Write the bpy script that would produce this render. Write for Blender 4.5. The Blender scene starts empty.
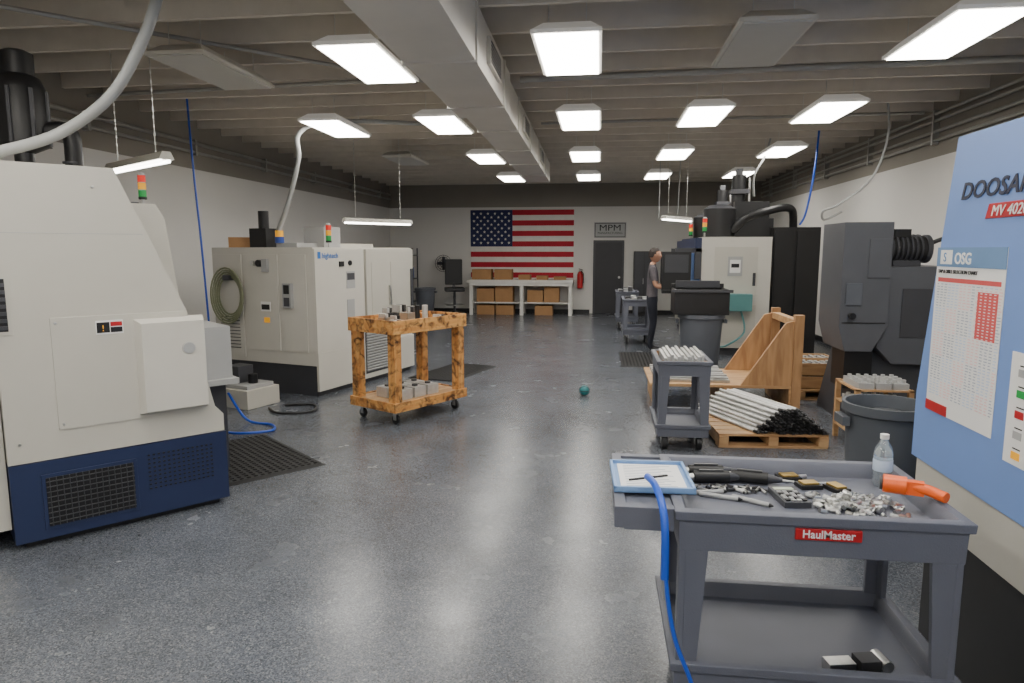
import bpy, bmesh, math, random
from mathutils import Vector, Matrix, Euler
random.seed(7)
S=bpy.context.scene
def lin(c):
    return tuple(((x/255)/12.92 if x/255<=.04045 else ((x/255+.055)/1.055)**2.4) for x in c)+(1,)
def nd(nt,t,**k):
    n=nt.nodes.new(t)
    for a,b in k.items(): setattr(n,a,b)
    return n
MC={}
def mat(name,c,rough=.5,metal=0,var=.06,scale=6,bump=0,bscale=60,coat=0,trans=0,emit=0,alpha=1):
    if name in MC: return MC[name]
    m=bpy.data.materials.new(name); m.use_nodes=True; nt=m.node_tree
    p=nt.nodes['Principled BSDF']; L=nt.links
    tc=nd(nt,'ShaderNodeTexCoord')
    nz=nd(nt,'ShaderNodeTexNoise'); nz.inputs['Scale'].default_value=scale; nz.inputs['Detail'].default_value=4
    L.new(tc.outputs['Object'],nz.inputs['Vector'])
    mx=nd(nt,'ShaderNodeMix',data_type='RGBA')
    l=lin(c); mx.inputs['A'].default_value=tuple(v*(1-var*2) for v in l[:3])+(1,); mx.inputs['B'].default_value=tuple(min(1,v*(1+var*2)) for v in l[:3])+(1,)
    L.new(nz.outputs['Fac'],mx.inputs['Factor']); L.new(mx.outputs['Result'],p.inputs['Base Color'])
    p.inputs['Roughness'].default_value=rough; p.inputs['Metallic'].default_value=metal
    if coat: p.inputs['Coat Weight'].default_value=coat
    if trans: p.inputs['Transmission Weight'].default_value=trans
    if emit:
        p.inputs['Emission Color'].default_value=l; p.inputs['Emission Strength'].default_value=emit
    if bump:
        n2=nd(nt,'ShaderNodeTexNoise'); n2.inputs['Scale'].default_value=bscale; L.new(tc.outputs['Object'],n2.inputs['Vector'])
        b=nd(nt,'ShaderNodeBump'); b.inputs['Strength'].default_value=bump; b.inputs['Distance'].default_value=.01
        L.new(n2.outputs['Fac'],b.inputs['Height']); L.new(b.outputs['Normal'],p.inputs['Normal'])
    MC[name]=m; return m
class B:
    def __init__(s): s.v=[];s.f=[];s.m=[];s.mats=[];s.M=Matrix.Identity(4);s.T=None
    def add(s,vs,fs,mt):
        if mt not in s.mats: s.mats.append(mt)
        i=s.mats.index(mt); o=len(s.v)
        s.v+=[s.M@Vector(v) for v in vs]; s.f+=[[o+k for k in f] for f in fs]; s.m+=[i]*len(fs)
    def box(s,x0,x1,y0,y1,z0,z1,mt):
        s.add([(x0,y0,z0),(x1,y0,z0),(x1,y1,z0),(x0,y1,z0),(x0,y0,z1),(x1,y0,z1),(x1,y1,z1),(x0,y1,z1)],
              [(0,3,2,1),(4,5,6,7),(0,1,5,4),(1,2,6,5),(2,3,7,6),(3,0,4,7)],mt)
    def frus(s,x0,x1,y0,y1,z0,X0,X1,Y0,Y1,z1,mt):
        s.add([(x0,y0,z0),(x1,y0,z0),(x1,y1,z0),(x0,y1,z0),(X0,Y0,z1),(X1,Y0,z1),(X1,Y1,z1),(X0,Y1,z1)],
              [(0,3,2,1),(4,5,6,7),(0,1,5,4),(1,2,6,5),(2,3,7,6),(3,0,4,7)],mt)
    def rbox(s,c,d,rz,mt,rx=0,ry=0):
        M=s.M; s.M=M@Matrix.Translation(c)@Euler((rx,ry,rz)).to_matrix().to_4x4()
        s.box(-d[0]/2,d[0]/2,-d[1]/2,d[1]/2,-d[2]/2,d[2]/2,mt); s.M=M
    def prism(s,P,a,b,mt,ax='y'):
        n=len(P); g={'y':lambda p,t:(p[0],t,p[1]),'x':lambda p,t:(t,p[0],p[1]),'z':lambda p,t:(p[0],p[1],t)}[ax]
        s.add([g(p,a) for p in P]+[g(p,b) for p in P],[list(range(n)),list(range(2*n-1,n-1,-1))]+[(i,i+n,(i+1)%n+n,(i+1)%n) for i in range(n)],mt)
    def rings(s,R,mt,c0=True,c1=True,closed=False):
        n=len(R[0]); vs=[v for r in R for v in r]; fs=[]
        for k in range(len(R)-(0 if closed else 1)):
            k2=(k+1)%len(R)
            for i in range(n): fs.append((k*n+i,k*n+(i+1)%n,k2*n+(i+1)%n,k2*n+i))
        if not closed:
            if c0: fs.append(list(range(n-1,-1,-1)))
            if c1: fs.append([(len(R)-1)*n+i for i in range(n)])
        s.add(vs,fs,mt)
    def cyl(s,p0,p1,r0,mt,r1=None,n=20,c0=True,c1=True):
        p0=Vector(p0);p1=Vector(p1); r1=r0 if r1 is None else r1
        q=(p1-p0).to_track_quat('Z','Y')
        f=lambda p,r:[p+q@Vector((r*math.cos(2*math.pi*i/n),r*math.sin(2*math.pi*i/n),0)) for i in range(n)]
        s.rings([f(p0,r0),f(p1,r1)],mt,c0,c1)
    def lathe(s,c,prof,mt,n=24):
        s.rings([[ (c[0]+r*math.cos(2*math.pi*i/n),c[1]+r*math.sin(2*math.pi*i/n),c[2]+z) for i in range(n)] for r,z in prof],mt)
    def sph(s,c,r,mt,n=14,m=9):
        r=(r,r,r) if not hasattr(r,'__len__') else r
        s.rings([[(c[0]+r[0]*math.sin(t)*math.cos(2*math.pi*i/n),c[1]+r[1]*math.sin(t)*math.sin(2*math.pi*i/n),c[2]-r[2]*math.cos(t)) for i in range(n)] for t in [math.pi*(.02+.96*k/m) for k in range(m+1)]],mt)
    def tube(s,P,r,mt,n=8,sub=6,closed=False):
        P=[Vector(p) for p in P]; Q=[]
        N=len(P)
        if sub>1 and N>2:
            for i in range(N-(0 if closed else 1)):
                g=(lambda k:P[k%N]) if closed else (lambda k:P[max(0,min(N-1,k))])
                a,b,c,d=g(i-1),g(i),g(i+1),g(i+2)
                for j in range(sub):
                    t=j/sub; Q.append(.5*((2*b)+(c-a)*t+(2*a-5*b+4*c-d)*t*t+(3*b-a-3*c+d)*t**3))
            if not closed: Q.append(P[-1])
        else: Q=P
        R=[];up=None
        for i,p in enumerate(Q):
            if closed: d=Q[(i+1)%len(Q)]-Q[i-1]
            else: d=Q[min(i+1,len(Q)-1)]-Q[max(i-1,0)]
            d.normalize()
            if up is None: up=d.orthogonal()
            up=(up-d*up.dot(d)).normalized(); w=d.cross(up)
            R.append([p+up*r*math.cos(2*math.pi*k/n)+w*r*math.sin(2*math.pi*k/n) for k in range(n)])
        s.rings(R,mt,closed=closed)
    def text(s,body,size,loc,rot,mt,ext=.001,sx=1,align='LEFT',shear=0,bold=0):
        c=bpy.data.curves.new('t','FONT'); c.body=body; c.size=size; c.extrude=ext; c.align_x=align; c.shear=shear; c.resolution_u=3; c.offset=bold
        o=bpy.data.objects.new('t',c); S.collection.objects.link(o)
        bpy.context.view_layer.update()
        me=o.evaluated_get(bpy.context.evaluated_depsgraph_get()).to_mesh()
        M=Matrix.Translation(loc)@Euler(rot).to_matrix().to_4x4()@Matrix.Scale(sx,4,(1,0,0))
        if s.T is None: s.T=B()
        s.T.add([M@v.co for v in me.vertices],[list(p.vertices) for p in me.polygons],mt)
        bpy.data.objects.remove(o,do_unlink=True)
    def fin(s,name,loc=(0,0,0),rz=0,bev=0,seg=2,fixn=True,parent=None):
        me=bpy.data.meshes.new(name); me.from_pydata([tuple(v) for v in s.v],[],s.f)
        for m in s.mats: me.materials.append(m)
        me.polygons.foreach_set('material_index',s.m)
        bm=bmesh.new(); bm.from_mesh(me)
        if fixn: bmesh.ops.recalc_face_normals(bm,faces=bm.faces)
        for f in bm.faces: f.smooth=True
        for e in bm.edges:
            if len(e.link_faces)!=2 or e.calc_face_angle(0)>math.radians(38): e.smooth=False
        bm.to_mesh(me); bm.free()
        o=bpy.data.objects.new(name,me); S.collection.objects.link(o); o.location=loc; o.rotation_euler=(0,0,rz)
        if bev:
            b=o.modifiers.new('bevel','BEVEL'); b.width=bev; b.segments=seg; b.limit_method='ANGLE'; b.angle_limit=math.radians(50); b.harden_normals=True; b.use_clamp_overlap=True
        if parent:
            o.parent=parent; o.matrix_parent_inverse=(Matrix.Translation(parent.location)@Euler(parent.rotation_euler).to_matrix().to_4x4()).inverted()
        if s.T is not None:
            s.T.fin('lettering',loc,rz,fixn=False,parent=o)
        return o
# ---------------- materials
white=mat('cream_enamel',(190,187,177),.42,var=.02)
cream2=mat('cream_enamel_light',(202,199,190),.45,var=.02)
bench=mat('bench_white_paint',(222,220,214),.5,var=.02)
navy=mat('navy_enamel',(34,45,78),.4,var=.05)
black=mat('black_plastic',(24,24,26),.45,var=.1)
rub=mat('black_rubber',(30,30,31),.8,var=.1)
dgrey=mat('dark_grey_enamel',(62,63,68),.45,var=.06)
millg=mat('mill_grey_enamel',(84,86,92),.45,var=.05)
mgrey=mat('mid_grey_plastic',(88,92,100),.5,var=.06)
cartg=mat('cart_plastic',(98,101,112),.5,var=.05,bump=.12,bscale=200)
lgrey=mat('light_grey_paint',(165,166,166),.5,var=.04)
steel=mat('brushed_steel',(205,205,202),.28,1,var=.1,scale=30)
barst=mat('bar_aluminium',(205,205,203),.38,.55,var=.12,scale=20)
galv=mat('galvanised',(165,164,160),.45,.5,var=.1)
dsteel=mat('dark_steel',(90,90,92),.4,.8,var=.15)
red=mat('red_plastic',(180,28,34),.4)
blue=mat('air_hose_blue',(30,80,190),.35)
lblue=mat('light_blue_enamel',(116,148,208),.4,var=.02)
teal=mat('teal_plastic',(88,140,140),.5)
paper=mat('paper_white',(228,228,226),.7,var=.01)
ink=mat('ink_black',(25,25,28),.6)
orange=mat('orange_plastic',(245,100,25),.4)
card=mat('cardboard',(165,125,85),.8,var=.08)
yel=mat('amber_lens',(240,170,30),.3,emit=.3)
grn=mat('green_lens',(30,150,70),.3,emit=.1)
redl=mat('red_lens',(225,40,25),.3,emit=.3)
hoseg=mat('grey_conduit',(160,162,161),.5)
glow=mat('led_diffuser',(255,250,240),.5,emit=20,var=0)
housel=mat('lit_housing',(225,222,215),.5,emit=.2,var=0)
offd=mat('unlit_diffuser',(190,188,182),.5,var=.02)
tubeglow=mat('led_tube',(255,252,245),.5,emit=11,var=0)
skin=mat('skin',(190,142,116),.55); hair=mat('dark_hair',(40,30,26),.7)
shirt=mat('heather_grey_shirt',(92,87,92),.9,var=.2,scale=40); pants=mat('dark_denim',(32,35,46),.9)
logob=mat('logo_blue',(40,110,190),.5)
def woodmat(name,c1,c2,sc=3,burn=0,ax=0):
    m=bpy.data.materials.new(name); m.use_nodes=True; nt=m.node_tree;L=nt.links;p=nt.nodes['Principled BSDF']
    tc=nd(nt,'ShaderNodeTexCoord'); mp=nd(nt,'ShaderNodeMapping'); L.new(tc.outputs['Object'],mp.inputs[0])
    mp.inputs['Scale'].default_value=[(1.2,9,9),(9,1.2,9),(9,9,1.2)][ax]
    nz=nd(nt,'ShaderNodeTexNoise'); nz.inputs['Scale'].default_value=sc; nz.inputs['Detail'].default_value=6; nz.inputs['Distortion'].default_value=.8
    L.new(mp.outputs[0],nz.inputs['Vector'])
    r=nd(nt,'ShaderNodeValToRGB'); r.color_ramp.elements[0].position=.35; r.color_ramp.elements[0].color=lin(c2); r.color_ramp.elements[1].position=.65; r.color_ramp.elements[1].color=lin(c1)
    L.new(nz.outputs['Fac'],r.inputs[0]); out=r.outputs[0]
    if burn:
        n2=nd(nt,'ShaderNodeTexNoise'); n2.inputs['Scale'].default_value=11; n2.inputs['Detail'].default_value=3; n2.inputs['Distortion'].default_value=1.0; L.new(tc.outputs['Object'],n2.inputs['Vector'])
        r2=nd(nt,'ShaderNodeValToRGB'); r2.color_ramp.elements[0].position=.46; r2.color_ramp.elements[0].color=(0,0,0,1); r2.color_ramp.elements[1].position=.68
        L.new(n2.outputs['Fac'],r2.inputs[0])
        mx=nd(nt,'ShaderNodeMix',data_type='RGBA'); L.new(r2.outputs[0],mx.inputs['Factor']); L.new(out,mx.inputs['A']); mx.inputs['B'].default_value=lin((70,36,16)); out=mx.outputs['Result']
    L.new(out,p.inputs['Base Color']); p.inputs['Roughness'].default_value=.55; return m
burnt=woodmat('torched_pine',(218,166,100),(190,126,64),2,1,2)
burnth=woodmat('torched_pine_rail',(218,166,100),(190,126,64),2,1,0)
ply=woodmat('plywood',(184,144,102),(156,116,78),1.5,0,2)
pine=woodmat('pine_board',(196,160,116),(168,128,88),1.5,0,0)
def floormat():
    m=bpy.data.materials.new('epoxy_flake_floor'); m.use_nodes=True; nt=m.node_tree;L=nt.links;p=nt.nodes['Principled BSDF']
    tc=nd(nt,'ShaderNodeTexCoord')
    vo=nd(nt,'ShaderNodeTexVoronoi'); vo.inputs['Scale'].default_value=170; L.new(tc.outputs['Object'],vo.inputs['Vector'])
    sp=nd(nt,'ShaderNodeSeparateColor'); L.new(vo.outputs['Color'],sp.inputs[0])
    r=nd(nt,'ShaderNodeValToRGB'); e=r.color_ramp.elements
    e[0].position=0; e[0].color=lin((66,69,75)); e[1].position=1; e[1].color=lin((136,138,142))
    for q,c in [(.25,(80,84,92)),(.5,(93,98,107)),(.8,(106,111,119)),(.94,(114,117,122))]:
        k=e.new(q); k.color=lin(c)
    L.new(sp.outputs[0],r.inputs[0])
    n2=nd(nt,'ShaderNodeTexNoise'); n2.inputs['Scale'].default_value=1.3; n2.inputs['Detail'].default_value=9; n2.inputs['Roughness'].default_value=.72; L.new(tc.outputs['Object'],n2.inputs['Vector'])
    r2=nd(nt,'ShaderNodeValToRGB'); r2.color_ramp.elements[0].position=.34; r2.color_ramp.elements[0].color=(.68,.68,.69,1); r2.color_ramp.elements[1].position=.66; r2.color_ramp.elements[1].color=(1.15,1.15,1.15,1)
    L.new(n2.outputs['Fac'],r2.inputs[0])
    mx=nd(nt,'ShaderNodeMix',data_type='RGBA',blend_type='MULTIPLY'); mx.inputs['Factor'].default_value=1
    L.new(r.outputs[0],mx.inputs['A']); L.new(r2.outputs[0],mx.inputs['B']); L.new(mx.outputs['Result'],p.inputs['Base Color'])
    n3=nd(nt,'ShaderNodeTexNoise'); n3.inputs['Scale'].default_value=2.5; n3.inputs['Detail'].default_value=5; L.new(tc.outputs['Object'],n3.inputs['Vector'])
    mr=nd(nt,'ShaderNodeMapRange'); mr.inputs['To Min'].default_value=.17; mr.inputs['To Max'].default_value=.33; L.new(n3.outputs['Fac'],mr.inputs['Value']); L.new(mr.outputs[0],p.inputs['Roughness'])
    p.inputs['Specular IOR Level'].default_value=.5
    return m
wallw=mat('wall_white_paint',(214,212,208),.85,var=.015,scale=1.5); wallg=mat('wall_upper_grey_paint',(140,135,127),.85,var=.05,scale=2)
ceilm=mat('ceiling_deck_paint',(182,175,165),.9,var=.08); joistm=mat('joist_paint',(206,199,188),.8,var=.06)
ductm=mat('duct_painted_metal',(212,208,200),.5,.1,var=.05,scale=3)
XL,XR,YB,YF=-5.6,4.0,-4.5,18.0; ZJ,ZC,ZW=3.33,3.6,2.76
def wall(name,x0,x1,y0,y1):
    b=B(); b.box(x0,x1,y0,y1,0,ZW,wallw); b.box(x0,x1,y0,y1,ZW,ZC,wallg); b.fin(name)
wall('wall_left',XL-.15,XL,YB,YF); wall('wall_right',XR,XR+.15,YB,YF); wall('wall_far',XL-.15,XR+.15,YF,YF+.15); wall('wall_back',XL-.15,XR+.15,YB-.15,YB)
b=B(); b.box(XL-.15,XR+.15,YB-.15,YF+.15,-.1,0,floormat()); b.fin('floor')
b=B(); b.box(XL-.15,XR+.15,YB-.15,YF+.15,ZC,ZC+.1,ceilm); b.fin('ceiling')
b=B()
y=-4.2
while y<17.9: b.box(XL,XR,y-.022,y+.022,ZJ,ZC,joistm); y+=.61
b.fin('ceiling_joists')
b=B(); b.box(XL,XL+.012,YB,YF,0,.1,black); b.fin('baseboard_left')
b=B(); b.box(XR-.012,XR,YB,YF,0,.1,black); b.fin('baseboard_right')
b=B(); b.box(XL+.02,-.25,YF-.012,YF,0,.1,black); b.box(.72,XR-.02,YF-.012,YF,0,.1,black); b.fin('baseboard_far')
# duct
b=B(); b.box(-.25,.25,-8.2,3.0,2.93,ZJ-.002,ductm); b.box(-.22,.22,3.0,9.9,2.97,ZJ-.002,ductm)
for yy in [-6.5,-5,-3.5,-2,-.5,1,2.5]: b.box(-.265,.265,yy-.02,yy+.02,2.915,ZJ-.001,ductm)
for yy in [4,5.5,7,8.5]: b.box(-.235,.235,yy-.02,yy+.02,2.955,ZJ-.001,ductm)
for yy in [-4.2,-1.2,1.8,4.8,7.5]:
    xx=.25 if yy<3 else .22
    b.box(xx,xx+.03,yy-.3,yy+.3,3.04,3.24,cream2)
    for k in range(6): b.box(xx+.03,xx+.035,yy-.27,yy+.27,3.06+k*.028,3.075+k*.028,dgrey)
b.fin('air_duct',(-1.10,3.8,0),math.radians(.7),.004)
def panel(x,y,on=True):
    b=B(); h=housel if on else cream2
    b.frus(-.235,.235,-.56,.56,3.12,-.16,.16,-.46,.46,3.19,h)
    b.box(-.24,.24,-.565,.565,3.095,3.12,h)
    b.box(-.215,.215,-.54,.54,3.085,3.1,glow if on else offd)
    for sx in(-.13,.13):
        for sy in(-.4,.4): b.cyl((sx,sy,3.18),(sx,sy,ZJ+.05),.004,steel,n=6)
    b.fin('ceiling_light_panel',(x,y-.05*x,0))
off={(-3.17,5.35),(1.1,5.35),(-3.17,11.0)}
for y in(-3.6,-.4,2.45,5.35,8.0,11.0,14.1):
    for x in(-3.17,-1.82,-.25,1.1,2.36):
        if x==-3.17 and y==14.1: continue
        panel(x+(.28 if (x>2 and y>10) else 0),y,(x,y) not in off)
def linlight(c,ang,L=1.2,ch=1):
    b=B(); b.prism([(-.06,0),(.06,0),(.03,.06),(-.03,.06)],-L/2,L/2,cream2)
    for s in(-.03,.03): b.cyl((s,-L/2+.03,-.012),(s,L/2-.03,-.012),.013,tubeglow,n=8)
    for s in(-L/2+.2,L/2-.2):
        b.cyl((0,s,.05),(0,s,ZJ-c[2]+.1),.003,steel,n=5)
        z=.07
        while z<ZJ-c[2]: b.rbox((0,s,z),(.012,.004,.024),math.pi/2*(int(z*30)%2),steel); z+=.034
    b.fin('hanging_shop_light',c,ang)
linlight((-3.85,5.4,2.35),math.atan2(.56,-.83)-math.pi/2)
linlight((-3.35,10.2,2.06),math.radians(-38))
linlight((1.4,13.0,2.2),math.radians(-30))
b=B()
for k,(z,x) in enumerate([(3.26,-.05),(3.18,-.05),(3.05,-.05),(2.95,-.04)]): b.cyl((XR+x,YB+.1,z),(XR+x,YF-.1,z),.02,galv,n=8)
for yy in range(-3,18,2): b.box(XR-.075,XR-.0,yy,yy+.04,2.9,3.3,galv)
b.fin('wall_conduit_bank')
b=B(); b.cyl((XL+.05,YB+.1,3.1),(XL+.05,YF-.1,3.1),.025,galv,n=8); b.cyl((XL+.05,YB+.1,2.98),(XL+.05,YF-.1,2.98),.02,galv,n=8)
for yy in range(-3,18,2): b.box(XL,XL+.08,yy,yy+.04,2.94,3.15,galv)
b.fin('wall_conduit_pair')
b=B(); b.cyl((-.8,6.9,3.3),(XR-.1,6.7,3.3),.03,galv,n=10); b.cyl((-.8,9.3,3.31),(XR-.1,9.2,3.31),.018,galv,n=8)
b.cyl((XL+.1,7.0,3.3),(-1.4,6.7,3.3),.022,galv,n=8); b.cyl((-5.3,3.2,3.3),(-1.4,7.2,3.3),.018,galv,n=8); b.fin('ceiling_pipe_run')
# ---------------- lathe (left near)
b=B()
P=[(0,.49),(1.14,.49),(1.14,.6),(1.09,.66),(.956,1.28),(.61,2.11),(0,2.11)]
b.prism(P,0,.5,white)
b.box(-.7,-.006,.05,2.3,.12,2.1,white)
P2=[(0,.5),(1.165,.5),(1.165,.62),(1.14,.7),(1.06,1.35),(1.0,1.86),(.95,1.95),(0,1.95)]
b.prism(P2,.506,2.3,white)
b.box(0,1.15,0.0,2.3,.04,.485,navy); b.box(.05,1.1,.05,2.25,0,.04,black)
b.box(.14,.62,-.006,.01,.09,.41,navy); b.box(.16,.60,-.01,-.004,.11,.39,black)
for k in range(9): b.box(.16,.60,-.014,-.008,.125+k*.03,.131+k*.03,dsteel)
for k in range(14): b.box(.175+k*.032,.179+k*.032,-.015,-.009,.11,.39,dsteel)
for i in range(14):
    for j in range(9): b.box(.68+i*.028,.694+i*.028,-.004,.001,.2+j*.026,.21+j*.026,black)
b.box(.245,.94,-.008,.001,.65,1.28,white)
M0=b.M; b.M=Matrix.Rotation(math.pi/2,4,'X')
b.frus(.65,1.05,.67,1.25,-.01,.675,1.025,.695,1.225,.09,cream2)
b.M=M0
b.cyl((.93,-.085,1.06),(.93,-.094,1.06),.04,offd); b.cyl((.93,-.0945,1.06),(.93,-.097,1.06),.034,lgrey)
b.box(.46,.6,-.011,-.007,1.17,1.25,paper); b.box(.465,.53,-.013,-.010,1.18,1.24,black); b.box(.535,.595,-.013,-.010,1.215,1.24,red); b.box(.535,.595,-.013,-.010,1.18,1.21,black)
b.text('!',.05,(.49,-.014,1.19),(math.pi/2,0,0),yel)
b.box(-.1,.08,-.006,.06,1.2,1.52,white)
b.box(-.08,.06,-.007,-.003,1.22,1.5,black)
for k in range(7): b.box(-.08,.06,-.012,-.004,1.23+k*.038,1.25+k*.038,dsteel)
for (x,z) in [(.06,.6),(.06,1.9),(.5,2.0),(.27,.68),(.27,1.25)]: b.cyl((x,0,z),(x,-.012,z),.008,steel,n=8)
b.box(0,.74,-.0015,.001,1.74,1.743,lgrey)
b.box(1.15,1.45,.55,1.25,.68,.72,lgrey); b.box(1.15,1.42,.6,1.2,.72,1.1,lgrey); b.box(1.2,1.4,.7,1.1,.0,.68,dgrey)
b.box(.75,.9,.7,1.9,1.95,1.97,dgrey)
lathe=b.fin('cnc_lathe',(-3.15,3.19,0),math.radians(49),.004)
def loc1(x,y): 
    c,s=math.cos(math.radians(49)),math.sin(math.radians(49)); return (-3.15+x*c-y*s,3.19+x*s+y*c)
def stacklight(p,sc=1,parent=None):
    b=B()
    b.cyl((0,0,0),(0,0,.05*sc),.012*sc,steel,n=10)
    b.cyl((0,0,.05*sc),(0,0,.07*sc),.03*sc,black)
    for k,m in enumerate((grn,yel,redl)): b.cyl((0,0,(.07+.055*k)*sc),(0,0,(.12+.055*k)*sc),.028*sc,m); b.cyl((0,0,(.12+.055*k)*sc),(0,0,(.125+.055*k)*sc),.03*sc,lgrey)
    b.cyl((0,0,.235*sc),(0,0,.25*sc),.028*sc,lgrey,r1=.015*sc)
    b.fin('signal_stack_light',p,parent=parent)
x,y=loc1(.95,.8); stacklight((x,y,1.95),.9,lathe)
b=B(); b.lathe((0,0,0),[(.06,.0),(.06,.35),(.16,.4),(.16,.76),(.13,.84),(.10,.86),(.1,1.0),(.06,1.02)],black)
for k in range(8):
    a=k*math.pi/4; b.box(math.cos(a)*.165-.01,math.cos(a)*.165+.01,math.sin(a)*.165-.01,math.sin(a)*.165+.01,.4,.76,dgrey)
b.tube([(.12,0,.5),(.28,0,.5),(.3,0,.3),(.28,0,.0)],.055,black,n=12)
for k in range(8): b.cyl((.29,0,.04+k*.035),(.29,0,.055+k*.035),.062,dgrey,n=12)
b.tube([(-.12,0,.5),(-.24,0,.45),(-.26,0,.15),(-.26,0,.0)],.04,dgrey,n=12)
b.box(-.3,.35,-.12,.12,.0,.02,dgrey)
x,y=loc1(.36,1.3); b.fin('mist_collector',(x,y,1.952),math.radians(20),.003,parent=lathe)
b=B(); b.tube([(-3.45,3.0,2.115),(-3.38,3.3,2.14),(-3.32,3.5,2.19),(-3.15,3.76,2.33),(-2.86,3.83,2.55),(-2.69,3.89,2.85),(-2.6,3.93,3.1),(-2.5,4.0,3.5)],.032,hoseg,n=12)
b.fin('flexible_conduit',parent=lathe)
def fmat(c,rz,w,l):
    b=B(); n=int(w/.05); k=int(l/.05)
    for i in range(n+1): b.box(-w/2+i*w/n-.012,-w/2+i*w/n+.012,-l/2,l/2,0,.014,rub)
    for i in range(k+1): b.box(-w/2,w/2,-l/2+i*l/k-.012,-l/2+i*l/k+.012,0,.0135,rub)
    b.frus(-w/2-.04,w/2+.04,-l/2-.04,-l/2,0,-w/2,w/2,-l/2-.01,-l/2,.014,rub); b.frus(-w/2-.04,w/2+.04,l/2,l/2+.04,0,-w/2,w/2,l/2,l/2+.01,.014,rub)
    b.box(-w/2,w/2,-l/2,l/2,0,.003,rub)
    b.fin('anti_fatigue_mat',(c[0],c[1],.001),rz)
fmat((-2.78,4.98),math.radians(49),.72,1.1)
fmat((-1.95,9.0),math.radians(73),1.2,.6)
fmat((.62,10.4),0,.55,1.3)
# ---------------- machining centre (left, cream)
b=B(); H=1.68
b.box(0,2.0,.0,1.5,.35,H,cream2)
b.box(.0,2.0,-.03,.0,.06,.5,cream2)
b.box(.03,1.97,.02,1.45,.0,.35,dgrey)
b.box(.0,.9,-.025,0,.5,1.66,cream2); b.box(.92,1.98,-.045,0,.62,1.66,white)
b.box(1.02,1.4,-.05,-.044,.75,1.5,white); b.box(1.44,1.9,-.05,-.044,.75,1.5,white)
b.box(1.38,1.41,-.08,-.045,.95,1.2,steel); b.box(1.9,1.94,-.07,-.045,.9,1.4,dgrey)
b.text('hightech',.085,(.12,-.028,1.56),(math.pi/2,0,0),logob,bold=.001); b.box(.05,.1,-.028,-.025,1.555,1.63,logob)
for k in range(14): b.rbox((1.2,-.035,.16+k*.035),(.6,.02,.022),0,lgrey,rx=.5)
b.box(.88,1.52,-.034,-.028,.12,.64,dgrey)
for k,(x0,z0,w,h) in enumerate([(.55,1.2,.16,.2),(.55,.85,.14,.22)]): b.box(x0,x0+w,-.03,-.024,z0,z0+h,lgrey)
b.box(.56,.7,-.034,-.03,1.3,1.38,dgrey); b.box(.42,.5,-.04,-.024,1.46,1.52,black)
b.cyl((.62,-.025,1.5),(.62,-.04,1.5),.03,black)
for (y0,y1,z0,z1,m) in [(.1,.45,.5,1.6,cream2),(.5,1.0,.5,1.6,cream2),(1.04,1.45,.4,1.6,cream2)]: b.box(-.012,0,y0,y1,z0,z1,m)
b.box(-.06,-.012,.28,.4,1.0,1.28,lgrey); b.box(-.064,-.06,.3,.38,1.16,1.26,black); b.box(-.064,-.06,.3,.38,1.02,1.12,dgrey)
b.box(-.05,-.012,.62,.7,1.4,1.55,lgrey); b.box(-.02,-.012,.62,.76,.95,1.06,paper); b.box(-.022,-.02,.63,.75,.97,1.03,black); b.box(-.02,-.012,.64,.72,.82,.88,yel)
b.cyl((-.012,.75,1.5),(-.05,.75,1.5),.04,black); b.cyl((-.012,.85,1.5),(-.04,.85,1.5),.03,steel)
for k in range(10): b.box(-.02,-.01,1.1,1.4,.5+k*.04,.51+k*.04,dgrey)
hy=mat('olive_hose',(128,132,104),.6)
for k in range(5):
    r=.17+.02*k; b.tube([(-.05-.012*k,1.2+r*math.cos(a),1.12+r*1.3*math.sin(a)) for a in [i*math.pi/6 for i in range(12)]],.011,hy,n=6,sub=2,closed=True)
b.box(-.1,-.01,1.15,1.25,1.3,1.36,dgrey)
b.box(.1,.5,.3,.6,H,H+.05,lgrey); b.box(.1,.3,.75,1.0,H,H+.22,black); b.box(.45,.75,.2,.5,H,H+.24,lgrey)
b.cyl((.18,.85,H+.22),(.18,.85,H+.42),.06,black); b.cyl((.1,.55,H+.05),(.1,.55,H+.12),.05,mat('blue_cap',(40,70,150),.4)); b.cyl((.1,.55,H+.12),(.1,.55,H+.19),.045,yel)
b.box(.9,1.7,.4,1.3,H,H+.05,white)
mc=b.fin('machining_centre',(-3.14,7.24,0),math.radians(73.4),.005)
def loc2(x,y):
    c,s=math.cos(math.radians(73.4)),math.sin(math.radians(73.4)); return (-3.14+x*c-y*s,7.24+x*s+y*c)
x,y=loc2(.36,.06); stacklight((x,y,H),1.1,mc)
x,y=loc2(.3,1.25); b=B(); b.box(-.2,.2,-.13,.13,0,.12,card); b.box(-.2,.2,-.01,.01,.12,.122,paper); b.fin('parts_carton',(x,y,H+.001),.5,.002)
b=B(); x,y=loc2(.25,.7)
b.tube([(x,y,H+.2),(x+.14,y,2.2),(x+.24,y+.1,2.7),(x+.2,y+.2,2.98),(x+.35,y+.4,3.15),(x+.8,y+.8,3.24),(x+1.5,y+1.2,3.27),(x+2.0,y+1.4,3.4)],.028,hoseg,n=10); b.fin('flexible_conduit',parent=mc)
b=B(); b.box(-.35,.35,-.22,.22,0,.2,white); b.box(-.31,.31,-.18,.18,.2,.24,lgrey); b.box(-.1,.1,-.1,.1,.24,.42,dgrey); b.cyl((.2,0,.24),(.2,0,.34),.05,black); b.fin('coolant_tray',(-3.85,6.85,0),math.radians(-20),.006)
b=B(); b.tube([(-3.4,6.6,.015),(-3.2,6.4,.015),(-2.9,6.5,.015),(-3.0,6.8,.015),(-3.3,6.75,.015)],.012,black); b.fin('power_cable')
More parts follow.
